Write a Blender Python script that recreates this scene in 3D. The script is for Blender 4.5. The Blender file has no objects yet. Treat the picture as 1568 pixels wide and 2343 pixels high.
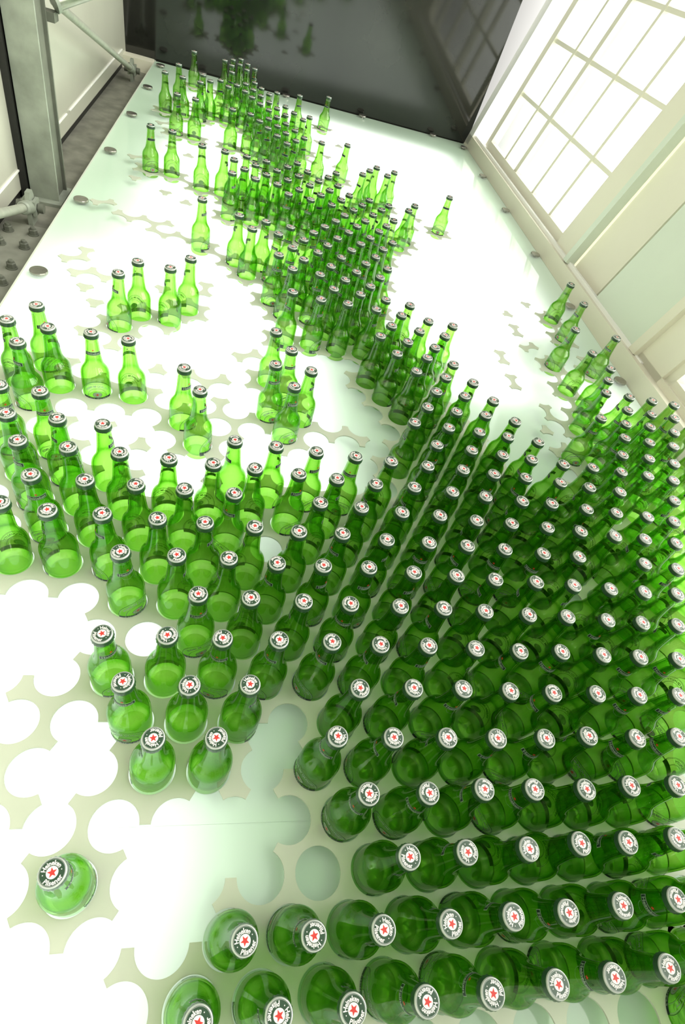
import bpy, bmesh, math, random
from mathutils import Matrix, Vector
S = 0.08            # metres between neighbouring holes of the punched sheet
R3 = math.sqrt(3)/2
scene = bpy.context.scene
col = scene.collection
random.seed(7)

# ---------------------------------------------------------------- camera, sky, lights, exposure
CAM_R = ((0.96607352, -0.07751765, 0.24635944), (0.10111767, -0.76421545, -0.63698506), (0.23764928, 0.64028569, -0.7304499))
CAM_C = Vector((-0.46697841, 0.50413736, 11.0068385))
cam = bpy.data.cameras.new('camera')
cam_ob = bpy.data.objects.new('camera', cam); col.objects.link(cam_ob)
cam.sensor_fit = 'VERTICAL'; cam.sensor_height = 36.0; cam.lens = 1234.867/2343*36
cam.clip_start = 0.02; cam.clip_end = 200
rx, ry, rz = (Vector(r) for r in CAM_R)
cam_ob.matrix_world = Matrix(((rx[0], -ry[0], -rz[0], CAM_C[0]*S), (rx[1], -ry[1], -rz[1], CAM_C[1]*S), (rx[2], -ry[2], -rz[2], CAM_C[2]*S), (0, 0, 0, 1)))
scene.camera = cam_ob

WORLD_BASE, WORLD_SIDE = 0.60, 6.5
w = bpy.data.worlds.new('daylight'); scene.world = w; w.use_nodes = True
nt = w.node_tree; nt.nodes.clear()
tc = nt.nodes.new('ShaderNodeTexCoord'); sp = nt.nodes.new('ShaderNodeSeparateXYZ')
mr = nt.nodes.new('ShaderNodeMapRange'); mr.interpolation_type = 'SMOOTHSTEP'
mr.inputs[1].default_value = 0.30; mr.inputs[2].default_value = 0.62
mr.inputs[3].default_value = WORLD_BASE; mr.inputs[4].default_value = WORLD_SIDE
bg = nt.nodes.new('ShaderNodeBackground'); bg.inputs[0].default_value = (1, .985, .93, 1)
ow = nt.nodes.new('ShaderNodeOutputWorld')
nt.links.new(tc.outputs['Generated'], sp.inputs[0]); nt.links.new(sp.outputs[0], mr.inputs[0])
m2 = nt.nodes.new('ShaderNodeMapRange'); m2.interpolation_type = 'SMOOTHSTEP'
m2.inputs[1].default_value = -0.15; m2.inputs[2].default_value = -0.8; m2.inputs[3].default_value = 0; m2.inputs[4].default_value = 0.55  # weak glow added on the left side to brighten the right wall
ad = nt.nodes.new('ShaderNodeMath'); ad.operation = 'ADD'; nt.links.new(sp.outputs[0], m2.inputs[0])
nt.links.new(mr.outputs[0], ad.inputs[0]); nt.links.new(m2.outputs[0], ad.inputs[1]); nt.links.new(ad.outputs[0], bg.inputs[1]); nt.links.new(bg.outputs[0], ow.inputs[0])

def area_light(name, loc, size_x, size_y, power, color=(1, 1, 1), rot=(0, 0, 0)):
    l = bpy.data.lights.new(name, 'AREA'); l.shape = 'RECTANGLE'; l.size = size_x*S; l.size_y = size_y*S
    l.energy = power; l.color = color
    o = bpy.data.objects.new(name, l); o.location = Vector(loc)*S; o.rotation_euler = rot; col.objects.link(o)
    o['kind'] = 'structure'
    return o
UP = (math.pi, 0, 0)
# the fluorescent panels inside the light box, under the diffusing sheet, plus one added lamp
area_light('under_sheet_light', (5.3, 36.3, -1.5), 20.0, 27, 21, (1, 1, .99), UP)
area_light('under_sheet_light', (-1.9, 16.2, -1.5), 9.6, 13, 4.6, (.96, 1, .98), UP)
area_light('under_sheet_light', (9.3, 20.5, -1.5), 4.5, 6, 1.5, (1, 1, 1), UP)
area_light('under_sheet_light', (-3.5, 2.0, -1.5), 6.6, 15, 2.2, (.97, .98, 1), UP)
area_light('under_sheet_light', (14.9, 9.0, -1.5), 3.5, 22, 2.6, (1, 1, 1), UP)  # added lamp, stands in for window light on the sheet's right edge

scene.view_settings.view_transform = 'Standard'; scene.view_settings.look = 'None'
scene.view_settings.gamma = 1; scene.view_settings.use_curve_mapping = False
scene.view_settings.exposure = 0.0
cy = scene.cycles
cy.transparent_max_bounces = 72; cy.max_bounces = 8; cy.diffuse_bounces = 3; cy.glossy_bounces = 3
cy.transmission_bounces = 4; cy.sample_clamp_indirect = 4; cy.caustics_reflective = False; cy.caustics_refractive = False

# ---------------------------------------------------------------- materials
def new_mat(name):
    m = bpy.data.materials.new(name); m.use_nodes = True
    n = m.node_tree; n.nodes.clear()
    return m, n
def link(n, a, b): n.links.new(a, b)
def principled(name, color, rough=.5, metal=0.0, spec=.5, bump=0.0, scale=30, mottle=0.0, coat=0.0):
    m, n = new_mat(name)
    o = n.nodes.new('ShaderNodeOutputMaterial'); p = n.nodes.new('ShaderNodeBsdfPrincipled')
    p.inputs['Base Color'].default_value = (*color, 1); p.inputs['Roughness'].default_value = rough
    p.inputs['Metallic'].default_value = metal; p.inputs['Specular IOR Level'].default_value = spec
    p.inputs['Coat Weight'].default_value = coat
    if bump or mottle:
        t = n.nodes.new('ShaderNodeTexCoord'); z = n.nodes.new('ShaderNodeTexNoise')
        z.inputs['Scale'].default_value = scale; z.inputs['Detail'].default_value = 6
        link(n, t.outputs['Object'], z.inputs['Vector'])
        if mottle:
            r = n.nodes.new('ShaderNodeMapRange'); r.inputs[1].default_value = .3; r.inputs[2].default_value = .7
            r.inputs[3].default_value = 1-mottle; r.inputs[4].default_value = 1+mottle
            link(n, z.outputs['Fac'], r.inputs[0])
            v = n.nodes.new('ShaderNodeVectorMath'); v.operation = 'SCALE'; v.inputs[0].default_value = color
            link(n, r.outputs[0], v.inputs['Scale']); link(n, v.outputs[0], p.inputs['Base Color'])
        if bump:
            b = n.nodes.new('ShaderNodeBump'); b.inputs['Strength'].default_value = bump; b.inputs['Distance'].default_value = .002
            link(n, z.outputs['Fac'], b.inputs['Height']); link(n, b.outputs[0], p.inputs['Normal'])
    link(n, p.outputs[0], o.inputs[0])
    return m

def glass_mat(name, tint, edge=2.6, rough=.03, spec=.065):
    """thin-walled glass: tint deepens where the wall is seen edge-on, Schlick reflection on top"""
    m, n = new_mat(name)
    o = n.nodes.new('ShaderNodeOutputMaterial')
    lw = n.nodes.new('ShaderNodeLayerWeight'); lw.inputs['Blend'].default_value = .5
    p3 = n.nodes.new('ShaderNodeMath'); p3.operation = 'POWER'; p3.inputs[1].default_value = 2.4
    link(n, lw.outputs['Facing'], p3.inputs[0])
    f = n.nodes.new('ShaderNodeMath'); f.operation = 'MULTIPLY_ADD'; f.inputs[1].default_value = edge; f.inputs[2].default_value = 1
    link(n, p3.outputs[0], f.inputs[0])
    comb = n.nodes.new('ShaderNodeCombineXYZ')
    for i in range(3):
        q = n.nodes.new('ShaderNodeMath'); q.operation = 'POWER'; q.inputs[0].default_value = tint[i]
        link(n, f.outputs[0], q.inputs[1]); link(n, q.outputs[0], comb.inputs[i])
    tr = n.nodes.new('ShaderNodeBsdfTransparent'); link(n, comb.outputs[0], tr.inputs[0])
    gl = n.nodes.new('ShaderNodeBsdfGlossy'); gl.inputs['Roughness'].default_value = rough
    p5 = n.nodes.new('ShaderNodeMath'); p5.operation = 'POWER'; p5.inputs[1].default_value = 5.0
    link(n, lw.outputs['Facing'], p5.inputs[0])
    fr = n.nodes.new('ShaderNodeMath'); fr.operation = 'MULTIPLY_ADD'; fr.inputs[1].default_value = .85; fr.inputs[2].default_value = spec
    link(n, p5.outputs[0], fr.inputs[0])
    mx = n.nodes.new('ShaderNodeMixShader')
    link(n, fr.outputs[0], mx.inputs[0]); link(n, tr.outputs[0], mx.inputs[1]); link(n, gl.outputs[0], mx.inputs[2])
    link(n, mx.outputs[0], o.inputs[0])
    return m

def diffuser_mat():
    m, n = new_mat('milky diffusing sheet')
    o = n.nodes.new('ShaderNodeOutputMaterial')
    d = n.nodes.new('ShaderNodeBsdfDiffuse'); d.inputs[0].default_value = (.50, .67, .505, 1)
    t = n.nodes.new('ShaderNodeBsdfTranslucent'); t.inputs[0].default_value = (.9, .95, .9, 1)
    a = n.nodes.new('ShaderNodeAddShader'); link(n, d.outputs[0], a.inputs[0]); link(n, t.outputs[0], a.inputs[1])
    g = n.nodes.new('ShaderNodeBsdfGlossy'); g.inputs['Roughness'].default_value = .06
    lw = n.nodes.new('ShaderNodeFresnel'); lw.inputs[0].default_value = 1.45
    mx = n.nodes.new('ShaderNodeMixShader'); link(n, lw.outputs[0], mx.inputs[0])
    link(n, a.outputs[0], mx.inputs[1]); link(n, g.outputs[0], mx.inputs[2])
    link(n, mx.outputs[0], o.inputs[0])
    return m

M_GLASS = glass_mat('green bottle glass', (.77, .91, .59), 4.2)
M_SLUG = glass_mat('thick green glass base', (.58, .80, .27), 1.0)
M_PANE = glass_mat('clear window glass', (.97, .99, .97), .3, .02, .03)
M_CAPW = principled('silver white cap enamel', (.52, .55, .51), .28, .25, .6, coat=.3)
M_CAPG = principled('dark green cap enamel', (.022, .062, .028), .32, .0, .5, coat=.2)
M_DISC = principled('white print', (.78, .76, .72), .35)
M_RED = principled('red print', (.58, .035, .025), .4)
M_BLACK = principled('dark label print', (.012, .03, .022), .4)
M_PALE = principled('pale label print', (.30, .40, .29), .4)
def sheet_mat():
    m, n = new_mat('beige green acrylic')
    o = n.nodes.new('ShaderNodeOutputMaterial')
    z = n.nodes.new('ShaderNodeTexNoise'); z.inputs['Scale'].default_value = 12; z.inputs['Detail'].default_value = 5
    t = n.nodes.new('ShaderNodeTexCoord'); link(n, t.outputs['Object'], z.inputs['Vector'])
    cr = n.nodes.new('ShaderNodeMix'); cr.data_type = 'RGBA'; cr.inputs[6].default_value = (.48, .51, .405, 1); cr.inputs[7].default_value = (.545, .565, .475, 1)
    link(n, z.outputs['Fac'], cr.inputs[0])
    d = n.nodes.new('ShaderNodeBsdfDiffuse'); link(n, cr.outputs[2], d.inputs[0])
    tl = n.nodes.new('ShaderNodeBsdfTranslucent'); tl.inputs[0].default_value = (.41, .40, .365, 1)
    a = n.nodes.new('ShaderNodeAddShader'); link(n, d.outputs[0], a.inputs[0]); link(n, tl.outputs[0], a.inputs[1])
    g = n.nodes.new('ShaderNodeBsdfGlossy'); g.inputs['Roughness'].default_value = .25
    fr = n.nodes.new('ShaderNodeFresnel'); fr.inputs[0].default_value = 1.4
    mx = n.nodes.new('ShaderNodeMixShader'); link(n, fr.outputs[0], mx.inputs[0]); link(n, a.outputs[0], mx.inputs[1]); link(n, g.outputs[0], mx.inputs[2])
    link(n, mx.outputs[0], o.inputs[0])
    return m
M_SHEET = sheet_mat()
M_DIFF = diffuser_mat()
M_STEEL = principled('brushed steel', (.37, .355, .32), .28, .9, mottle=.12, scale=60)
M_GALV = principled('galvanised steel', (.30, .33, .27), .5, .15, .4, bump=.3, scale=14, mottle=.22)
M_GALVD = principled('weathered and shaded steel', (.15, .16, .125), .55, .2, .4, bump=.3, scale=14, mottle=.2)
M_ROD = principled('painted steel rod', (.36, .38, .31), .4, .1, .5, mottle=.12, scale=40)
M_FLOOR = principled('grey concrete floor', (.20, .20, .16), .75, 0, .3, bump=.4, scale=16, mottle=.25)
M_PLATE = principled('galvanised floor plate', (.24, .245, .20), .6, .1, .4, bump=.2, scale=20, mottle=.15)
M_WHITE = principled('glossy white wall cladding', (.53, .53, .44), .18, 0, .5, mottle=.05, scale=2)
M_DARK = principled('black rubber and dark fill', (.012, .012, .010), .5)
M_BACK = principled('polished dark wall panel', (.017, .018, .015), .085, 0, .65, mottle=.5, scale=2.2)
M_CREAM = principled('cream painted wood', (.80, .775, .63), .45, 0, .4, mottle=.03, scale=3)
M_CREAMD = principled('grey green painted panel', (.70, .77, .64), .45, 0, .4, mottle=.03, scale=3)
M_LITSTRIP = principled('white of lit strips', (.95, .95, .90), .5)  # white pushed up so the sill and strips look lit
M_BODY = principled('white light box casing', (.65, .68, .58), .4)

# ---------------------------------------------------------------- mesh helpers
class MB:
    def __init__(self): self.v = []; self.f = []; self.m = []; self.sm = []
    def add(self, vs, fs, mi=0, smooth=False):
        b = len(self.v); self.v += [tuple(x) for x in vs]
        for f in fs: self.f.append(tuple(i+b for i in f)); self.m.append(mi); self.sm.append(smooth)
    def lathe(self, prof, n, mi=0, smooth=True, cap0=False, cap1=False, rfun=None):
        vs = []; fs = []
        for k, (r, z) in enumerate(prof):
            for i in range(n):
                a = 2*math.pi*i/n; rr = r if rfun is None else rfun(k, i, r)
                vs.append((rr*math.cos(a), rr*math.sin(a), z))
        for k in range(len(prof)-1):
            for i in range(n):
                j = (i+1) % n
                fs.append((k*n+i, k*n+j, (k+1)*n+j, (k+1)*n+i))
        self.add(vs, fs, mi, smooth)
        b = len(self.v)-len(vs)
        if cap0: self.f.append(tuple(b+i for i in reversed(range(n)))); self.m.append(mi); self.sm.append(False)
        if cap1: self.f.append(tuple(b+(len(prof)-1)*n+i for i in range(n))); self.m.append(mi); self.sm.append(False)
    def box(self, lo, hi, mi=0, fn=None):
        c = [(x, y, z) for z in (lo[2], hi[2]) for y in (lo[1], hi[1]) for x in (lo[0], hi[0])]
        if fn: c = [fn(*p) for p in c]
        self.add(c, [(0, 2, 3, 1), (4, 5, 7, 6), (0, 1, 5, 4), (2, 6, 7, 3), (0, 4, 6, 2), (1, 3, 7, 5)], mi)
    def tube(self, a, b, r, n=16, mi=0, r2=None):
        a, b = Vector(a), Vector(b); d = (b-a).normalized(); r2 = r if r2 is None else r2
        u = d.orthogonal().normalized(); w_ = d.cross(u)
        vs = []
        for p, rr in ((a, r), (b, r2)):
            for i in range(n):
                t = 2*math.pi*i/n; vs.append(p+u*rr*math.cos(t)+w_*rr*math.sin(t))
        self.add(vs, [(i, (i+1) % n, n+(i+1) % n, n+i) for i in range(n)], mi, True)
        self.add(vs[:n], [tuple(reversed(range(n)))], mi); self.add(vs[n:], [tuple(range(n))], mi)
    def mesh(self, name, mats, scale=S):
        me = bpy.data.meshes.new(name)
        me.from_pydata([(x*scale, y*scale, z*scale) for x, y, z in self.v], [], self.f)
        for m in mats: me.materials.append(m)
        for p, mi, s in zip(me.polygons, self.m, self.sm): p.material_index = mi; p.use_smooth = s
        me.update()
        return me
def obj(name, me, parent=None, loc=(0, 0, 0)):
    o = bpy.data.objects.new(name, me); col.objects.link(o); o.location = Vector(loc)*S
    if parent: o.parent = parent
    return o
def empty(name, loc=(0, 0, 0)):
    o = bpy.data.objects.new(name, None); o.empty_display_size = .02; col.objects.link(o); o.location = Vector(loc)*S
    return o
def tag(o, label=None, cat=None, group=None, kind=None):
    if label: o['label'] = label
    if cat: o['category'] = cat
    if group: o['group'] = group
    if kind: o['kind'] = kind
    return o
def struct(name, mb, mats, parent=None):
    o = obj(name, mb.mesh(name, mats), parent)
    if parent is None: o['kind'] = 'structure'
    return o

def text_polys(txt, size):
    """triangulated outline letters in 2D, centred on x"""
    cu = bpy.data.curves.new('lettering', 'FONT'); cu.body = txt; cu.size = size; cu.offset = size*.03
    cu.resolution_u = 2; cu.align_x = 'CENTER'
    o = bpy.data.objects.new('lettering', cu); col.objects.link(o)
    dg = bpy.context.evaluated_depsgraph_get(); me = o.evaluated_get(dg).to_mesh()
    vs = [(v.co.x, v.co.y) for v in me.vertices]; fs = [tuple(p.vertices) for p in me.polygons]
    o.evaluated_get(dg).to_mesh_clear()
    bpy.data.objects.remove(o); bpy.data.curves.remove(cu)
    return vs, fs
def star2d(r, cx=0, cy_=0):
    vs = [(cx, cy_)]
    for i in range(10):
        a = math.pi/2+i*math.pi/5; q = r if i % 2 == 0 else r*.42
        vs.append((cx+q*math.cos(a), cy_+q*math.sin(a)))
    return vs, [(0, 1+i, 1+(i+1) % 10) for i in range(10)]
def ring2d(r0, r1, n=28, cx=0, cy_=0, sy=1.0, a0=0, a1=2*math.pi):
    vs = []; 
    for i in range(n+1):
        a = a0+(a1-a0)*i/n
        vs += [(cx+r0*math.cos(a), cy_+sy*r0*math.sin(a)), (cx+r1*math.cos(a), cy_+sy*r1*math.sin(a))]
    return vs, [(2*i, 2*i+1, 2*i+3, 2*i+2) for i in range(n)]
def disc2d(r, n=24, cx=0, cy_=0, sy=1.0):
    vs = [(cx, cy_)]+[(cx+r*math.cos(2*math.pi*i/n), cy_+sy*r*math.sin(2*math.pi*i/n)) for i in range(n)]
    return vs, [(0, 1+i, 1+(i+1) % n) for i in range(n)]
# hole column, hole row, cap lean in hundredths of a hole spacing
BOTTLES = """8.5,-1,0,0 0,0,2,-6 1,0,-0,-8 2,0,-4,-11 3,0,-2,-12 4,0,-5,-12 5,0,-2,-11 6,0,-7,-11 7,0,-8,-8 8,0,0,0 9,0,0,0 0.5,1,5,-11 1.5,1,-2,-12 2.5,1,-2,-12 3.5,1,1,-12 4.5,1,3,-10 5.5,1,-3,-11 6.5,1,-3,-8 7.5,1,3,-6 8.5,1,0,0 9.5,1,0,0 -2,2,2,-5 3,2,1,-9 4,2,-2,-7 5,2,8,-7 6,2,7,-3 7,2,-1,-5 8,2,3,-3 9,2,0,0 2.5,3,-4,-4 3.5,3,-0,-5 4.5,3,2,-1 5.5,3,-2,-3 6.5,3,2,-5 7.5,3,-1,-1 8.5,3,2,-2 9.5,3,0,0 -1,4,4,-5 0,4,0,-4 2,4,1,-1 3,4,1,-3 4,4,3,-3 5,4,1,-4 6,4,2,-4 7,4,-3,1 8,4,6,-3 9,4,7,-0 10,4,0,0 -1.5,5,-6,-2 -0.5,5,-0,-5 0.5,5,1,-1 2.5,5,-1,-3 3.5,5,4,0 4.5,5,6,1 5.5,5,6,-1 6.5,5,1,-3 7.5,5,4,-2 8.5,5,5,-3 9.5,5,9,-2 10.5,5,0,0 -2,6,-4,-5 -1,6,3,-2 0,6,-1,-3 1,6,2,-1 2,6,3,0 3,6,0,-1 4,6,1,1 5,6,5,-0 6,6,5,-2 7,6,6,1 8,6,8,-2 9,6,3,-3 10,6,7,-4 11,6,0,0 -0.5,7,-2,-1 0.5,7,-3,-2 1.5,7,1,-2 2.5,7,-3,-1 3.5,7,5,1 4.5,7,3,3 5.5,7,0,2 6.5,7,6,0 7.5,7,5,2 8.5,7,10,-1 9.5,7,5,-2 10.5,7,6,-2 11.5,7,0,0 -2,8,-5,-5 -1,8,-1,-2 0,8,-0,1 1,8,-2,-2 2,8,-4,1 3,8,-3,6 4,8,0,2 5,8,3,3 6,8,-1,1 7,8,6,3 8,8,7,2 9,8,9,-0 10,8,7,-1 11,8,6,1 12,8,0,0 -4.5,9,10,3 -3.5,9,-4,-6 -2.5,9,-5,-2 -1.5,9,1,-1 -0.5,9,-4,-0 0.5,9,0,2 1.5,9,-4,0 2.5,9,-5,6 3.5,9,-1,-0 4.5,9,3,3 5.5,9,1,5 6.5,9,1,5 7.5,9,6,3 8.5,9,8,4 10.5,9,5,2 11.5,9,3,-6 12.5,9,0,0 -4,10,-7,-5 -3,10,-5,-3 -2,10,-5,-1 -1,10,-5,2 0,10,2,4 2,10,-1,5 3,10,-2,4 4,10,-0,2 5,10,-1,5 6,10,-3,1 7,10,-4,4 8,10,-0,4 9,10,-1,3 10,10,4,-1 11,10,-0,0 12,10,1,-3 13,10,0,0 -4.5,11,-7,2 -3.5,11,-8,-0 -2.5,11,-3,2 -1.5,11,2,2 -0.5,11,0,3 0.5,11,-4,4 1.5,11,1,3 2.5,11,-5,2 3.5,11,-6,0 4.5,11,-3,5 5.5,11,2,5 6.5,11,-4,2 7.5,11,4,1 8.5,11,-5,5 9.5,11,4,-0 10.5,11,-1,-1 11.5,11,4,-1 12.5,11,-8,-7 13.5,11,0,0 -5,12,-1,-5 -4,12,-0,-0 -3,12,-4,-1 0,12,-5,3 1,12,-4,3 2,12,-2,2 3,12,1,3 4,12,-3,2 5,12,0,3 6,12,4,7 7,12,-4,5 8,12,-4,8 9,12,7,6 10,12,1,2 11,12,4,0 13,12,-7,-7 14,12,0,0 -5.5,13,8,-2 -4.5,13,-7,-3 5.5,13,-5,7 6.5,13,1,5 7.5,13,-2,3 8.5,13,-8,2 9.5,13,-2,-0 10.5,13,1,4 11.5,13,2,3 12.5,13,-1,2 13.5,13,-8,-3 14.5,13,0,0 -1,14,-3,2 5,14,-7,4 6,14,0,4 7,14,-2,5 8,14,-8,3 9,14,-6,-0 12,14,-4,-2 13,14,-2,0 14,14,-8,-7 15,14,0,0 -5.5,15,-3,-2 -1.5,15,-1,-1 1.5,15,-3,-4 5.5,15,-1,-1 6.5,15,-7,-1 7.5,15,-8,5 8.5,15,-8,-3 12.5,15,0,3 13.5,15,-5,-1 14.5,15,-8,-2 15.5,15,0,0 -6,16,-1,-2 -5,16,-4,-5 -4,16,-1,2 -3,16,-7,0 1,16,-6,-1 2,16,-1,-3 6,16,-5,-2 7,16,-8,-0 8,16,-8,0 12,16,-2,4 13,16,-8,-6 14,16,-5,2 15,16,-8,-8 -5.5,17,-5,0 1.5,17,-8,0 5.5,17,-5,4 6.5,17,-4,-2 7.5,17,-8,-5 13.5,17,-8,-8 14.5,17,-8,-8 15.5,17,-8,-8 16.5,17,0,0 1,18,-5,-1 5,18,-8,-1 6,18,-1,7 7,18,-8,-4 13,18,-8,-8 14,18,-8,-8 15,18,-8,-8 16,18,-8,-8 4.5,19,-4,1 5.5,19,-7,-4 6.5,19,-8,-7 13.5,19,-8,-8 -4,20,8,-8 5,20,-2,-5 6,20,2,-4 7,20,-1,-4 14,20,-8,-8 -3.5,21,-0,-0 -2.5,21,-0,-0 1.5,21,2,6 2.5,21,1,-7 3.5,21,-2,-0 4.5,21,3,-0 5.5,21,-2,-4 6.5,21,2,-8 7.5,21,-2,-8 13.5,21,0,-3 -2,22,5,7 3,22,3,-1 4,22,3,1 5,22,1,-2 6,22,-5,-6 1.5,23,5,-0 2.5,23,7,1 3.5,23,3,-0 4.5,23,0,-8 13.5,23,-8,-8 15.5,23,-8,-8 1,24,5,2 2,24,-1,7 3,24,4,-2 4,24,5,-3 5,24,0,-6 1.5,25,8,-0 2.5,25,8,8 3.5,25,2,6 4.5,25,2,-0 5.5,25,-7,-3 0,26,2,3 1,26,4,7 2,26,5,4 3,26,2,4 4,26,2,8 5,26,3,-6 15,26,-8,-8 -0.5,27,-2,8 0.5,27,4,8 1.5,27,3,8 2.5,27,-1,8 3.5,27,-1,5 4.5,27,-1,2 5.5,27,-2,-0 -2,28,-1,-5 3,28,-0,5 4,28,5,5 5,28,0,-2 6,28,2,1 15,28,-5,-5 3.5,29,4,5 4.5,29,-0,2 5.5,29,2,4 4,30,1,5 5,30,-3,-2 6,30,-2,-2 1.5,31,-0,5 2.5,31,1,5 3.5,31,-2,5 4.5,31,1,4 5.5,31,-5,4 6.5,31,-5,-5 -1,32,-2,5 0,32,1,5 1,32,-0,5 2,32,-0,5 3,32,2,5 4,32,-0,2 5,32,2,5 6,32,-2,5 -0.5,33,-2,5 0.5,33,-1,5 1.5,33,-2,5 2.5,33,3,5 3.5,33,-0,5 4.5,33,-4,2 5.5,33,-3,5 6.5,33,-5,-5 7.5,33,-1,-5 -1,34,-3,5 0,34,-3,5 1,34,-2,5 2,34,1,5 3,34,0,5 4,34,-3,5 8,34,-4,-5 -2.5,35,-4,-5 -1.5,35,1,-5 -0.5,35,3,5 0.5,35,-4,5 1.5,35,0,5 2.5,35,-1,5 3.5,35,3,2 -5,36,5,-5 -4,36,2,-5 2,36,0,5 4,36,0,5 5.5,37,-0,3 10.5,37,-5,-5 6,38,-1,5 7,38,-1,-3 1.5,39,1,5 6.5,39,-1,-2 7.5,39,1,-5 1,40,-0,5 2,40,1,5 0.5,41,-2,5 1.5,41,-3,2 2.5,41,-1,2 3.5,41,-1,1 0,42,2,5 1,42,1,1 2,42,-1,5 5,42,5,-3 -4.5,43,5,-5 -3.5,43,1,-5 -1.5,43,1,-5 -0.5,43,-0,-3 0.5,43,1,5 1.5,43,-0,0 1,44,-3,-5 0.5,45,-1,3 1.5,45,-2,-4 2.5,45,4,-3 0,46,-2,-5 1,46,-2,-5 2,46,1,-1 3,46,-4,-3 -5.5,47,-5,5 -4.5,47,-5,5 -3.5,47,-5,5 -0.5,47,-2,-5 0.5,47,0,-5 1.5,47,-0,-5 -3,48,-5,5 -2,48,3,-5 -1,48,1,-5 0,48,-2,-5 -3.5,49,-5,5 -2.5,49,-0,-5 -1.5,49,-0,-5 -0.5,49,0,-5 0.5,49,-2,-5 -5,50,-5,-5 -1,50,-0,-5 0,50,-1,-5 1,50,-1,-5 -0.5,51,5,-5 2.5,51,-2,-5 -2,52,5,5 4.5,53,5,-3 -2,54,-5,5 -1,54,-5,5 -4.5,55,-5,-5 -2.5,55,-5,-0 -1.5,55,-5,5 -0.5,55,-5,5 -2,56,-5,-2 -1,56,-5,-5 -1.5,57,-5,-5"""

# ---------------------------------------------------------------- room
U = Vector((.19, -.10, .977)).normalized()
NW = Vector((0, 1, 0)).cross(U).normalized()          # out through the window wall
def W(n, y, t): return tuple(Vector((17.7, 0, -.3))+NW*n+Vector((0, y, 0))+U*t)   # depth behind the wall face, along the wall, up the wall
def wbox(mb, n0, n1, y0, y1, t0, t1, mi=0): mb.box((n0, y0, t0), (n1, y1, t1), mi, W)

FZ = -1.0; XL, XR = -7.72, 17.62
mb = MB(); mb.box((-12, -30, FZ-.5), (XL-.06, 56, FZ)); struct('floor', mb, [M_FLOOR])
mb = MB(); mb.box((-10.6, -30, -.62), (-9.8, 56, 22)); wl = struct('wall_left', mb, [M_WHITE])
mb = MB(); mb.box((-10.4, -30, FZ), (-9.9, 54, -.6)); struct('dark_gap_left', mb, [M_DARK])  # dark gap at the wall foot, its dark built as a black strip
mb = MB(); mb.box((-9.81, -30, .10), (-9.74, 35.5, .16)); mb.box((-9.81, 36.1, .10), (-9.74, 51.2, .16)); struct('wall_streak', mb, [M_LITSTRIP])  # bright streak on the wall joint, its light built as a white strip
mb = MB(); mb.box((-9.9, 51.6, FZ), (-7.8, 52.7, -.24)); struct('trim_2', mb, [M_CREAM])
mb = MB()
def back(x, y, z): return (x, y+52.6+(x+9.9)*.0652-.1024*z, z)
mb.box((-9.95, 0, -.9), (17.9, .7, 26), 0, back); struct('wall_back', mb, [M_BACK])
mb = MB(); wbox(mb, -.02, 1.6, 53.4, 54.5, .2, 26); struct('trim_3', mb, [M_LITSTRIP])  # strip beside the window, its sunlight put into the white
# right wall: ledge, sill, panels
mb = MB(); wbox(mb, -.02, 1.0, -30, 54.4, -1.2, .87); struct('trim_4', mb, [M_CREAM])
mb = MB(); wbox(mb, .25, .5, 21.6, 53.4, .8, 1.06); wbox(mb, .35, 1.6, 20.9, 53.4, .8, .93)  # sunlight on the sill built as a near-white raised lip
wbox(mb, .6, 1.6, -30, 20.9, .8, .9); struct('trim_5', mb, [M_LITSTRIP])
mb = MB()
wbox(mb, .45, 1.7, 30.98, 33.3, .87, 26, 0)     # pilaster beside the window
wbox(mb, .05, .6, 30.55, 31.0, .93, 26, 1)
wbox(mb, .75, 1.7, 27.3, 30.55, .9, 26, 0)     # cream panel
wbox(mb, 1.0, 1.7, 26.6, 27.3, .9, 26, 1)
wbox(mb, .3, 1.7, 22.05, 26.6, .9, 26, 1)      # grey green panel
wbox(mb, .2, 1.7, 21.5, 22.05, .9, 26, 0)
wbox(mb, .5, 1.7, 19.5, 21.5, .2, 26, 0)
wbox(mb, .5, 1.7, -30, 21.5, .2, 1.17, 0)
wbox(mb, .5, 1.7, -30, -8, .2, 26, 0)
wbox(mb, .5, 1.7, 33.3, 54.5, 19, 26, 0)
wbox(mb, .5, 1.7, -8, 19.5, 19, 26, 0)
struct('wall_right', mb, [M_CREAM, M_CREAMD])
def window(name, y0, y1, t0, t1, ys, ts, thick):
    e = empty(name, (17.7, (y0+y1)/2, 0)); e['kind'] = 'structure'
    mb = MB(); d0, d1 = .8, 1.15
    wbox(mb, d0-.1, d1+.2, y0-.1, y0+.5, t0-.5, t1); wbox(mb, d0-.1, d1+.2, y1-.5, y1+.3, t0-.5, t1)
    wbox(mb, d0-.1, d1+.2, y0, y1, t0-.55, t0)
    wbox(mb, d0-.1, d1+.2, y0, y1, t1-.3, t1+.4)
    f = obj('window_frame', mb.mesh('window_frame', [M_CREAM])); f.parent = e; f.location = -e.location
    for y in ys:
        hw = .27 if y == thick else .15
        mb = MB(); wbox(mb, d0+.02, d1 if y != thick else d1+.2, y-hw, y+hw, t0-.1, t1); g = obj('glazing_bar', mb.mesh('glazing_bar', [M_CREAM]), e); g.location = -e.location
    for t in ts:
        mb = MB(); wbox(mb, d0+.06, d1-.02, y0+.3, y1-.3, t-.12, t+.12); g = obj('glazing_bar', mb.mesh('glazing_bar', [M_CREAM]), e); g.location = -e.location
    mb = MB(); wbox(mb, .98, 1.0, y0+.3, y1-.3, t0-.1, t1-.1); g = obj('window_pane', mb.mesh('window_pane', [M_PANE]), e); g.location = -e.location
    return e
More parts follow.
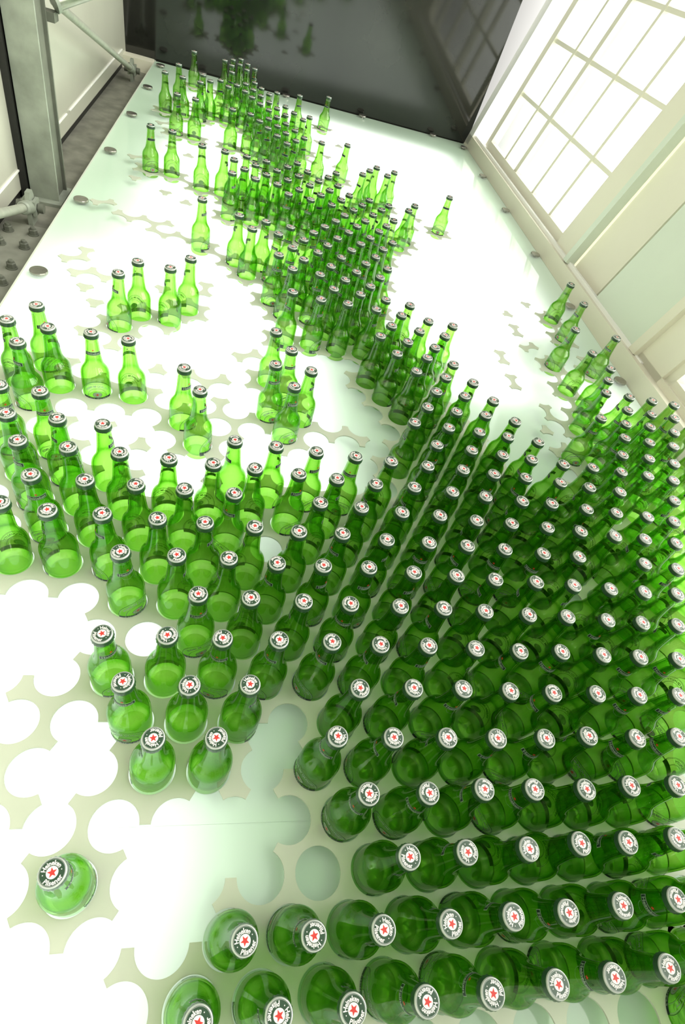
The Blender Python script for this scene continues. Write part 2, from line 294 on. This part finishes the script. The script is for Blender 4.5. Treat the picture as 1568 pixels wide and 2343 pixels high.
window('window_1', 33.3, 51.5, 1.55, 19, [47.15, 44.5, 40.35, 36.65], [5.17, 8.7, 12.1, 15.6], 44.5)
window('window_2', -8, 19.5, 1.5, 19, [15.4, 11.2, 7.0, 2.8], [5.17, 8.7, 12.1, 15.6], 7.0)

# ---------------------------------------------------------------- steel frame on the left
colr = empty('steel_column', (-8.93, 28.2, FZ))
tag(colr, 'galvanised steel I section column standing on the concrete floor left of the glowing table', 'column')
def part(name, mb, mats, root):
    o = obj(name, mb.mesh(name, mats), root); o.location = -root.location; return o
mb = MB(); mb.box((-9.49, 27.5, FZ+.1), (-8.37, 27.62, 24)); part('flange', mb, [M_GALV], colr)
mb = MB(); mb.box((-9.49, 28.8, FZ+.1), (-8.37, 28.92, 24)); part('flange', mb, [M_GALVD], colr)  # darker steel puts the recess shade into rear flange and web
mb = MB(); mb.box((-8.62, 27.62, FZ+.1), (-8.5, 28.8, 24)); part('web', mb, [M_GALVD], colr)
mb = MB(); mb.box((-9.7, 27.1, FZ), (-8.2, 29.1, FZ+.12)); part('base_plate', mb, [M_GALV], colr)
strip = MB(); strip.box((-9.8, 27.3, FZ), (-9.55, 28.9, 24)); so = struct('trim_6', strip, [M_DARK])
plate = MB(); plate.box((-9.78, 17.5, FZ), (-7.95, 24.9, FZ+.05))
fp = obj('floor_plate', plate.mesh('floor_plate', [M_PLATE])); tag(fp, 'flat galvanised plate bolted to the floor beside the left edge of the table', 'plate')
# bolts
def hexnut():
    mb = MB(); mb.lathe([(.2, 0), (.2, .035)], 20, 0, False, True, True)
    mb.lathe([(.165, .035), (.165, .2), (.145, .225)], 6, 0, False, False, True)
    mb.lathe([(.09, .22), (.09, .30), (.075, .315)], 12, 0, True, False, True)
    return mb.mesh('hex_bolt', [M_GALVD])
nut = hexnut()
BOLTS = [(-9.44, 24.11, 'rear left bolt'), (-8.54, 24.17, 'rear right bolt'), (-8.55, 22.98, 'right bolt second from the rear'), (-9.39, 22.96, 'left bolt second from the rear'), (-8.53, 21.33, 'right bolt third from the rear'), (-8.51, 20.15, 'right bolt fourth from the rear')]
for x, y, txt in BOLTS:
    tag(obj('hex_bolt', nut, None, (x, y, FZ+.05)), 'dark hexagonal '+txt+' of the plate beside the table edge', 'bolt', 'bolts of the floor plate')

def brace(lowp, topp, label):
    root = empty('brace_rod', lowp); tag(root, label, 'rod', 'diagonal braces')
    L, T = Vector(lowp), Vector(topp); d = (T-L).normalized()
    mb = MB(); mb.tube(L+d*.55, T, .16, 18); part('rod', mb, [M_ROD], root)
    mb = MB(); mb.tube(L+d*.1, L+d*.85, .27, 20, r2=.24); mb.tube(L+d*.85, L+d*.95, .25, 20, r2=.2)
    for sx in (-.2, .2): mb.box((L.x+sx-.06, L.y-.28, L.z-.26), (L.x+sx+.06, L.y+.28, L.z+.3))
    part('fork_end', mb, [M_GALV], root)
    mb = MB()
    prof = [(-.32, FZ), (.32, FZ), (.3, L.z+.35), (.18, L.z+.6), (-.18, L.z+.6), (-.3, L.z+.35)]
    vs = [(L.x+s, L.y+a, b) for s in (-.09, .09) for a, b in prof]
    mb.add(vs, [tuple(reversed(range(6))), tuple(range(6, 12))]+[(i, (i+1) % 6, 6+(i+1) % 6, 6+i) for i in range(6)])
    part('lug_plate', mb, [M_GALV], root)
    mb = MB(); mb.tube((L.x-.36, L.y, L.z), (L.x+.36, L.y, L.z), .12, 14)
    mb.tube((L.x+.3, L.y, L.z), (L.x+.5, L.y, L.z), .2, 6); mb.tube((L.x-.5, L.y, L.z), (L.x-.3, L.y, L.z), .2, 6)
    part('pin_bolt', mb, [M_GALVD], root)
brace((-8.75, 48.9, -.35), (-8.5, 30.6, 5.45), 'thin diagonal steel rod running from the floor near the dark wall up to the column')
brace((-8.85, 25.3, -.35), (-8.95, 7.0, 5.2), 'diagonal steel rod with fork end bolted to the floor lug in front of the column')
pr = empty('tie_pipe', (-8.1, 29.6, 5.75)); tag(pr, 'pale horizontal round steel pipe meeting the column top at the upper left corner', 'pipe')
mb = MB(); mb.tube((-8.1, 29.3, 5.75), (-2.5, 33.5, 8.4), .34, 24); part('tube', mb, [M_STEEL], pr)
mb = MB(); mb.tube((-8.18, 29.24, 5.71), (-8.08, 29.31, 5.76), .4, 24); part('end_cap', mb, [M_GALV], pr)
mb = MB(); mb.box((-8.75, 28.92, 5.1), (-8.1, 29.5, 5.4)); part('bracket', mb, [M_GALVD], pr)

# ---------------------------------------------------------------- light table
DZ = -.30
table = empty('light_table', (5, 25, FZ)); tag(table, 'long glowing white light table with frosted greenish edges carrying all the bottles', 'light table')
XL, XR = -7.72, 17.62
def far(x): return 52.55+(x-XL)*.068
seams = [-14, 2.62, 18.55, 30.3, 40.6, None]
for a, b in zip(seams[:-1], seams[1:]):
    g = .001; mb = MB()
    y1l, y1r = (b-g, b-g) if b is not None else (far(XL), far(XR))
    mb.add([(XL, a+g, DZ), (XR, a+g, DZ), (XR, y1r, DZ), (XL, y1l, DZ)], [(0, 1, 2, 3)])
    part('diffuser_sheet', mb, [M_DIFF], table)
mb = MB()
for lo, hi in (((XL-.06, -14, FZ-2), (XL, 54, DZ+.0)), ((XR, -14, FZ-2), (XR+.06, 54.4, DZ+.0)), ((XL, -14.1, FZ-2), (XR, -14, DZ))): mb.box(lo, hi)
mb.box((XL, -14, FZ-2.1), (XR, 54, FZ-2), 1)  # unseen box bottom, blackened to cut the bounced light
mb.add([(XL, far(XL), FZ-2), (XR, far(XR), FZ-2), (XR, far(XR), DZ), (XL, far(XL), DZ)], [(0, 1, 2, 3)])
part('casing', mb, [M_BODY, M_DARK], table)
disc = MB(); disc.lathe([(.30, .0), (.30, .06), (.285, .085)], 32, 0, False, True, False)
disc.lathe([(.285, .085), (.0001, .086)], 32, 0, False)
disc.lathe([(.1, -.10), (.1, 0)], 12, 0, True)
disc_me = disc.mesh('standoff_cap', [M_STEEL])
def cap_at(x, y):
    o = obj('standoff_cap', disc_me, table); o.location = Vector((x, y, DZ+.10))*S-table.location
for i, y in enumerate([7.3, 13.7, 20.08, 26.52, 32.88, 39.16, 45.21, 51.2]): cap_at(-7.18, y)
for y in [7.3, 13.7, 20.06, 26.7, 32.81, 39.5, 45.95, 52.55]: cap_at(17.2, y)
for x in [-4.33, 2, 8.3, 14.6]: cap_at(x, far(x)-.35)

# punched sheet: triangles between neighbouring holes, minus the holes
OCC = {}
for s_ in BOTTLES.split():
    u, v, a, b = s_.split(','); OCC[(float(u), int(v))] = (float(a)/100, float(b)/100)
DY = {-1: .24, 0: .155, 1: .08, 2: .03, -2: .34, -3: .45, -4: .56}
def site(u, v): return (u, v*R3+DY.get(int(v), 0))
def tri_sites(k, u, v): return [(u, v), (u+1, v), (u+.5, v+1 if k == 'U' else v-1)]
def parse(t): return set((x[0], float(x[1:].split(':')[0]), int(x.split(':')[1])) for x in t.split())
PRESENT = parse('''U-2:2 D-2:2 U-3:2 D-3:2 U1:2 D1:2 U-3.5:3 U-2.5:3 D-2.5:3 U-1.5:3 U1.5:3 D1.5:3 D-4:4 D-3.5:3 D-2:4 U-4:4 D1:4 D-1.5:1 D-0.5:1 U-3.5:5 D-3.5:5
D-4:6 U-3:6 D-3:6 U-4:8 U-5:14 U-4:14 D-3:14 U-3:12 D-2:14 U-0.5:15 D-0.5:15 U-1:16 D-1:16 D-3:18 D-2:18 D-1:18 U-1.5:17 U-0.5:19 D0:20 D3:16 U3.5:15 U2.5:15
U-4.5:19 D-4.5:19 U-3:20 U-5.5:21 U-6:22 U-6.5:23 U-5.5:23 D-6:24 U-7:24 D-6.5:25 U-6.5:25 U-5.5:19 U-3.5:23 U-2:24 D-2:24 D-1.5:27 U-7:30 D-6.5:31 D-6:30 U-5.5:29 D-5:30 U-4.5:29
D-4:30 D-4.5:29 U-4:28 D-3.5:29 D-3.5:33 U-4.5:33 U12:24 D12.5:25 U10.5:23 D10.5:23 U10.5:21 D10.5:21 U11.5:19 D11.5:19 D11:18 U15:24 U13.5:29 D12:28 U12:26 D12:26 U11:16
U8.5:0 D8.5:1 U-6:34 D-5:36 U-6.5:37 D-6:38 U-5:40 D-4:40 U-6:44 D-5.5:45 U6:30 D6.5:31 U8:36 D8.5:37 U9:38 D9.5:37 U3:44 U4:46 D4.5:45 U3.5:49 U2:54 D5:50''')
ABSENT = parse('''D-3.5:3 U-1:2 U-0.5:3 U0.5:3 U0:2 D-2.5:5 U1:4 D0.5:5 D-4.5:15 D-3.5:15 D-5:14 D-3.5:13 D-1.5:13 U-1.5:13 D-0.5:13 U0:16 D-2.5:17 U1:4 U-0.5:1 D0.5:15 U2:16 D1:14 U4:16 D4:16 U2:20 U3:20 U1:20 D3:20 D-2.5:21
U-2.5:27 D-3:28 D-3:20 D11:16 U-4.5:39 D-4:44 D-5:48 D4.5:53''')
# rule: a sheet piece survives wherever a bottle stands at one of its corners
keep = set(PRESENT)
for (u, v) in OCC:
    for t in (('U', u, v), ('U', u-1, v), ('U', u-.5, v-1), ('D', u, v), ('D', u-1, v), ('D', u-.5, v+1)):
        keep.add(t)
for v in range(-4, 1):
    for k in range(-1, 14):
        u = k+(v % 2)*.5
        if u >= 0.4 or v >= 0 and u > -1.5: keep.add(('U', u, v)); keep.add(('D', u, v))
keep |= parse('U-1:0 D-0.5:1 D-1.5:1')
keep -= ABSENT
HR = .405; TH = .04
def tri_outline(k, u, v):
    P = [Vector(site(*s)) for s in tri_sites(k, u, v)]
    if k == 'D': P = [P[0], P[2], P[1]]
    out = []
    for i in range(3):
        c, a, b = P[i], P[i-1], P[(i+1) % 3]
        a0 = math.atan2(*(a-c).yx); a1 = math.atan2(*(b-c).yx)
        while a1-a0 > math.pi: a1 -= 2*math.pi
        while a1-a0 < -math.pi: a1 += 2*math.pi
        for j in range(9):
            t = a0+(a1-a0)*j/8; out.append((c.x+HR*math.cos(t), c.y+HR*math.sin(t)))
    return out
bm = bmesh.new()
for t in sorted(keep):
    o2 = tri_outline(*t)
    ok = all(-7.4 < x < 17.3 and -14 < y < 52 for x, y in o2)
    if not ok: continue
    vs = [bm.verts.new((x*S, y*S, 0)) for x, y in o2]
    bm.faces.new(vs)
bmesh.ops.remove_doubles(bm, verts=bm.verts, dist=.0006)
bmesh.ops.recalc_face_normals(bm, faces=bm.faces)
for f_ in bm.faces:
    if f_.normal.z < 0: f_.normal_flip()
ext = bmesh.ops.extrude_face_region(bm, geom=list(bm.faces))
for g in ext['geom']:
    if isinstance(g, bmesh.types.BMVert): g.co.z -= TH*S
bmesh.ops.recalc_face_normals(bm, faces=bm.faces)
me = bpy.data.meshes.new('punched_sheet'); bm.to_mesh(me); bm.free(); me.materials.append(M_SHEET)
ps = obj('punched_sheet', me); tag(ps, 'beige sheet punched with round holes that the bottles stand in, above the glowing table', 'sheet')

# ---------------------------------------------------------------- bottle meshes
H = 1.9305
PROF = [(.30, -.265), (.355, -.25), (.378, -.21), (.383, -.12), (.383, .1), (.383, .4), (.383, .60), (.379, .66), (.368, .72), (.345, .785), (.304, .855), (.266, .92), (.238, .99),
        (.217, 1.09), (.202, 1.20), (.190, 1.32), (.179, 1.45), (.170, 1.58), (.163, 1.67), (.160, 1.705), (.172, 1.725), (.180, 1.755), (.177, 1.79), (.163, 1.81), (.160, 1.86)]
def rad(z):
    for (r0, z0), (r1, z1) in zip(PROF[:-1], PROF[1:]):
        if z0 <= z <= z1: return r0+(r1-r0)*(z-z0)/max(z1-z0, 1e-6)
    return PROF[-1][0]
def body_mb(n=36):
    mb = MB(); mb.lathe(PROF, n, 0, True)
    mb.lathe([(.30, -.265), (.25, -.245), (.14, -.22), (.0005, -.21)], n, 1, True)
    mb.lathe([(.0005, -.15), (.22, -.165), (.32, -.14), (.35, -.06)]+[(r-.030, z) for r, z in PROF[4:14]]+[(r-.034, z) for r, z in PROF[14:18]]+[(.125, 1.8)], n, 0, True)
    return mb
def cap_mb(detail=True, n=42):
    mb = MB(); zt = H
    def rf(k, i, r):
        if k in (0, 1): return r+(.005 if i % 2 else -.004)
        return r+(.004 if i % 2 else -.002) if k == 2 else r
    mb.lathe([(.192, 1.795), (.191, 1.83), (.184, 1.87), (.178, 1.895)], n, 1, True, rfun=rf)
    mb.lathe([(.178, 1.895), (.175, 1.915), (.168, zt-.003), (.159, zt)], n, 0, True)
    mb.lathe([(.159, zt), (.156, zt-.002), (.153, zt)], n, 1, False)
    mb.lathe([(.153, zt), (.150, zt)], n, 0, False)
    mb.lathe([(.150, zt), (.074, zt)], n, 1, False)
    mb.lathe([(.074, zt), (.0005, zt)], n, 2, False)
    def flat(vf, mi, dz):
        mb.add([(x, y, zt+dz) for x, y in vf[0]], vf[1], mi)
    flat(star2d(.062), 3, .0015)
    if detail:
        for txt, rr, flip in (('Heineken', .084, False), ('Pilsener', .142, True)):
            vs, fs = text_polys(txt, .082)
            out = []
            for x, y in vs:
                if not flip: r_, a = rr+y*.95, math.pi/2-x*.88/.112
                else: r_, a = rr-y*.95, -math.pi/2+x*.86/.112
                out.append((r_*math.cos(a), r_*math.sin(a)))
            flat((out, fs), 2, .0015)
        for a in (0.02, math.pi-.02): flat(disc2d(.007, 8, .112*math.cos(a), .112*math.sin(a)), 2, .0015)
    return mb
def wrap(mb, vf, mi, off, sub=False):
    """bend a flat (x along the girth, z up) shape onto the bottle"""
    vs = []
    for x, z in vf[0]:
        r = rad(z)+off; a = x/rad(1.40 if z > 1.2 else .3)
        vs.append((r*math.cos(a), r*math.sin(a), z))
    mb.add(vs, vf[1], mi)
def grid2d(x0, x1, z0, z1, nx=8, nz=1, bow=0.0):
    vs = []
    for j in range(nz+1):
        for i in range(nx+1):
            t = i/nx; x = x0+(x1-x0)*t
            vs.append((x, z0+(z1-z0)*j/nz+bow*(1-(2*t-1)**2)))
    return vs, [(j*(nx+1)+i, j*(nx+1)+i+1, (j+1)*(nx+1)+i+1, (j+1)*(nx+1)+i) for j in range(nz) for i in range(nx)]
def neck_label_mb(detail=True):
    mb = MB(); z0 = 1.345; bow = .02
    wrap(mb, grid2d(-.215, .215, z0-.052, z0+.052, 10, 1, bow), 1, .0028)
    wrap(mb, grid2d(-.205, .205, z0-.043, z0+.043, 10, 1, bow), 0, .0045)
    s = star2d(.036, 0, z0+.125); wrap(mb, s, 2, .004)
    if detail:
        vs, fs = text_polys('Heineken', .092)
        vs = [(x*.98, y+z0-.028+bow*(1-(x/.215)**2)) for x, y in vs]; wrap(mb, (vs, fs), 1, .0062)
        wrap(mb, ring2d(.12, .124, 16, 0, z0-.06, .8, math.pi, 2*math.pi), 1, .003)
    return mb
def body_label_mb(detail=True):
    mb = MB(); cz = .06
    for r0, r1, m_ in ((.405, .413, 0), (.385, .392, 1), (.262, .268, 1), (.250, .255, 0)):
        wrap(mb, ring2d(r0, r1, 30, 0, cz, 1.12, -.35, math.pi+.35), m_, .003)
    wrap(mb, disc2d(.115, 20, 0, cz+.07, .78), 1, .003)
    wrap(mb, ring2d(.115, .122, 20, 0, cz+.07, .78), 0, .0042)
    wrap(mb, star2d(.052, 0, cz+.075), 2, .0055)
    wrap(mb, grid2d(-.40, .40, cz-.15, cz-.02, 14, 1), 0, .004)
    wrap(mb, grid2d(-.40, .40, cz-.165, cz-.15, 14, 1), 1, .0035)
    if detail:
        vs, fs = text_polys('PREMIUM QUALITY', .082)
        out = []
        for x, y in vs:
            r_, a = .30+y, math.pi/2-x/.325
            out.append((r_*math.cos(a), cz+1.12*r_*math.sin(a)))
        wrap(mb, (out, fs), 1, .0035)
        vs, fs = text_polys('HEINEKEN', .125)
        wrap(mb, ([(x, y+cz-.13) for x, y in vs], fs), 1, .0058)
    return mb
ME_BODY = body_mb().mesh('glass_body', [M_GLASS, M_SLUG])
ME_CAP = cap_mb().mesh('cap', [M_CAPW, M_CAPG, M_DISC, M_RED])
ME_NECK = neck_label_mb().mesh('neck_label', [M_BLACK, M_PALE, M_RED])
ME_LAB = body_label_mb().mesh('body_label', [M_BLACK, M_PALE, M_RED])

# ---------------------------------------------------------------- placing the bottles
def place_matrix(u, v, dx, dyy, spin):
    x, y = site(u, v)
    ax = Vector((dx, dyy, H)).normalized()
    q = Vector((0, 0, 1)).rotation_difference(ax)
    return Matrix.Translation(Vector((x, y, 0))*S) @ q.to_matrix().to_4x4() @ Matrix.Rotation(spin, 4, 'Z')
def project(P):
    q = Vector(P)-CAM_C; z = q.dot(rz); return 784+1234.867*q.dot(rx)/z, 1171.5+1234.867*q.dot(ry)/z, z
info = []
for (u, v), (a, b) in sorted(OCC.items(), key=lambda t: (t[0][1], t[0][0])):
    x, y = site(u, v)
    cxp, cyp, dz_ = project((x+a, y+b, H)); bxp, byp, _ = project((x, y, .3))
    frac = max(0, min(1, (1568-bxp+60)/200)) if cxp > 1568 else 1.0
    size = frac/dz_**2
    info.append([(u, v), a, b, size, cxp, cyp, random.uniform(0, 2*math.pi)])
ranked = sorted(info, key=lambda t: -t[3]); single = set(t[0] for t in ranked[:300])
# spin of the easily seen bottles so that caps and labels turn as in the photo
rows = sorted(set(t[0][1] for t in info))
ORD = ['first', 'second', 'third', 'fourth', 'fifth', 'sixth', 'seventh', 'eighth', 'ninth', 'tenth', 'eleventh', 'twelfth', 'thirteenth', 'fourteenth', 'fifteenth', 'sixteenth', 'seventeenth', 'eighteenth', 'nineteenth',
       'twentieth', 'twenty-first', 'twenty-second', 'twenty-third', 'twenty-fourth', 'twenty-fifth', 'twenty-sixth', 'twenty-seventh', 'twenty-eighth', 'twenty-ninth', 'thirtieth', 'thirty-first', 'thirty-second', 'thirty-third', 'thirty-fourth', 'thirty-fifth', 'thirty-sixth', 'thirty-seventh', 'thirty-eighth', 'thirty-ninth', 'fortieth', 'forty-first', 'forty-second', 'forty-third']
SPECIAL = {(-2, 2): 'lone green bottle standing apart at the lower left, ringed by glowing white cutouts',
           (8.5, -1): 'green bottle cut off by the lower right corner, beside three empty round holes',
           (0, 0): 'leftmost green bottle along the bottom edge, its cap cut by the frame',
           (.5, 1): 'leftmost green bottle just above the bottom row, beside a large open cutout',
           (-2, 28): 'lone green bottle on white, left of the dense stream, above the group of four',
           (-2, 22): 'rear right green bottle of the loose group of four on white',
           (-2.5, 21): 'third from left green bottle of the loose group of four on white',
           (-3.5, 21): 'second from left green bottle of the loose group of four on white',
           (-4, 20): 'leftmost green bottle of the loose group of four on white',
           (15, 28): 'rearmost green bottle of the small line at the far right edge',
           (8, 34): 'lone green bottle farthest right, standing by itself on the glowing white'}
def words(s): return len(s.split())
for ri, v in enumerate(rows):
    L = sorted([t for t in info if t[0][1] == v], key=lambda t: t[0][0])
    for i, t in enumerate(L):
        if t[0] not in single: continue
        (u, v_), a, b = t[0], t[1], t[2]
        root = bpy.data.objects.new('beer_bottle', None); root.empty_display_size = .01; col.objects.link(root)
        root.matrix_world = place_matrix(u, v, a, b, t[6])
        lab = SPECIAL.get((u, v))
        if not lab:
            pos = 'leftmost' if i == 0 else ('rightmost' if i == len(L)-1 else ORD[i]+' from the left')
            lab = 'green bottle with red star cap, '+pos+' in the '+(ORD[ri-1]+' row up' if ri > 1 else 'bottom row')
        tag(root, lab, 'bottle', 'green bottles standing in the punched sheet')
        for nm, m_ in (('glass_body', ME_BODY), ('cap', ME_CAP), ('neck_label', ME_NECK), ('body_label', ME_LAB)):
            c = bpy.data.objects.new(nm, m_); c.parent = root; col.objects.link(c)
# the smallest, farthest bottles in one object
mats = [M_GLASS, M_SLUG, M_CAPW, M_CAPG, M_DISC, M_RED, M_BLACK, M_PALE]
rest = MB()
parts = [(body_mb(20), [0, 1]), (cap_mb(False, 18), [2, 3, 4, 5]), (neck_label_mb(False), [6, 7, 5]), (body_label_mb(False), [6, 7, 5])]
for t in info:
    if t[0] in single: continue
    Mx = place_matrix(t[0][0], t[0][1], t[1], t[2], t[6])
    for mbp, mm in parts:
        base = len(rest.v)
        rest.v += [tuple((Mx @ (Vector(p)*S))/S) for p in mbp.v]
        rest.f += [tuple(i+base for i in f) for f in mbp.f]; rest.m += [mm[i] for i in mbp.m]; rest.sm += mbp.sm
ro = obj('distant_bottles', rest.mesh('distant_bottles', mats))
tag(ro, 'small green bottles standing farthest back toward the dark wall', 'bottles', None, 'stuff')
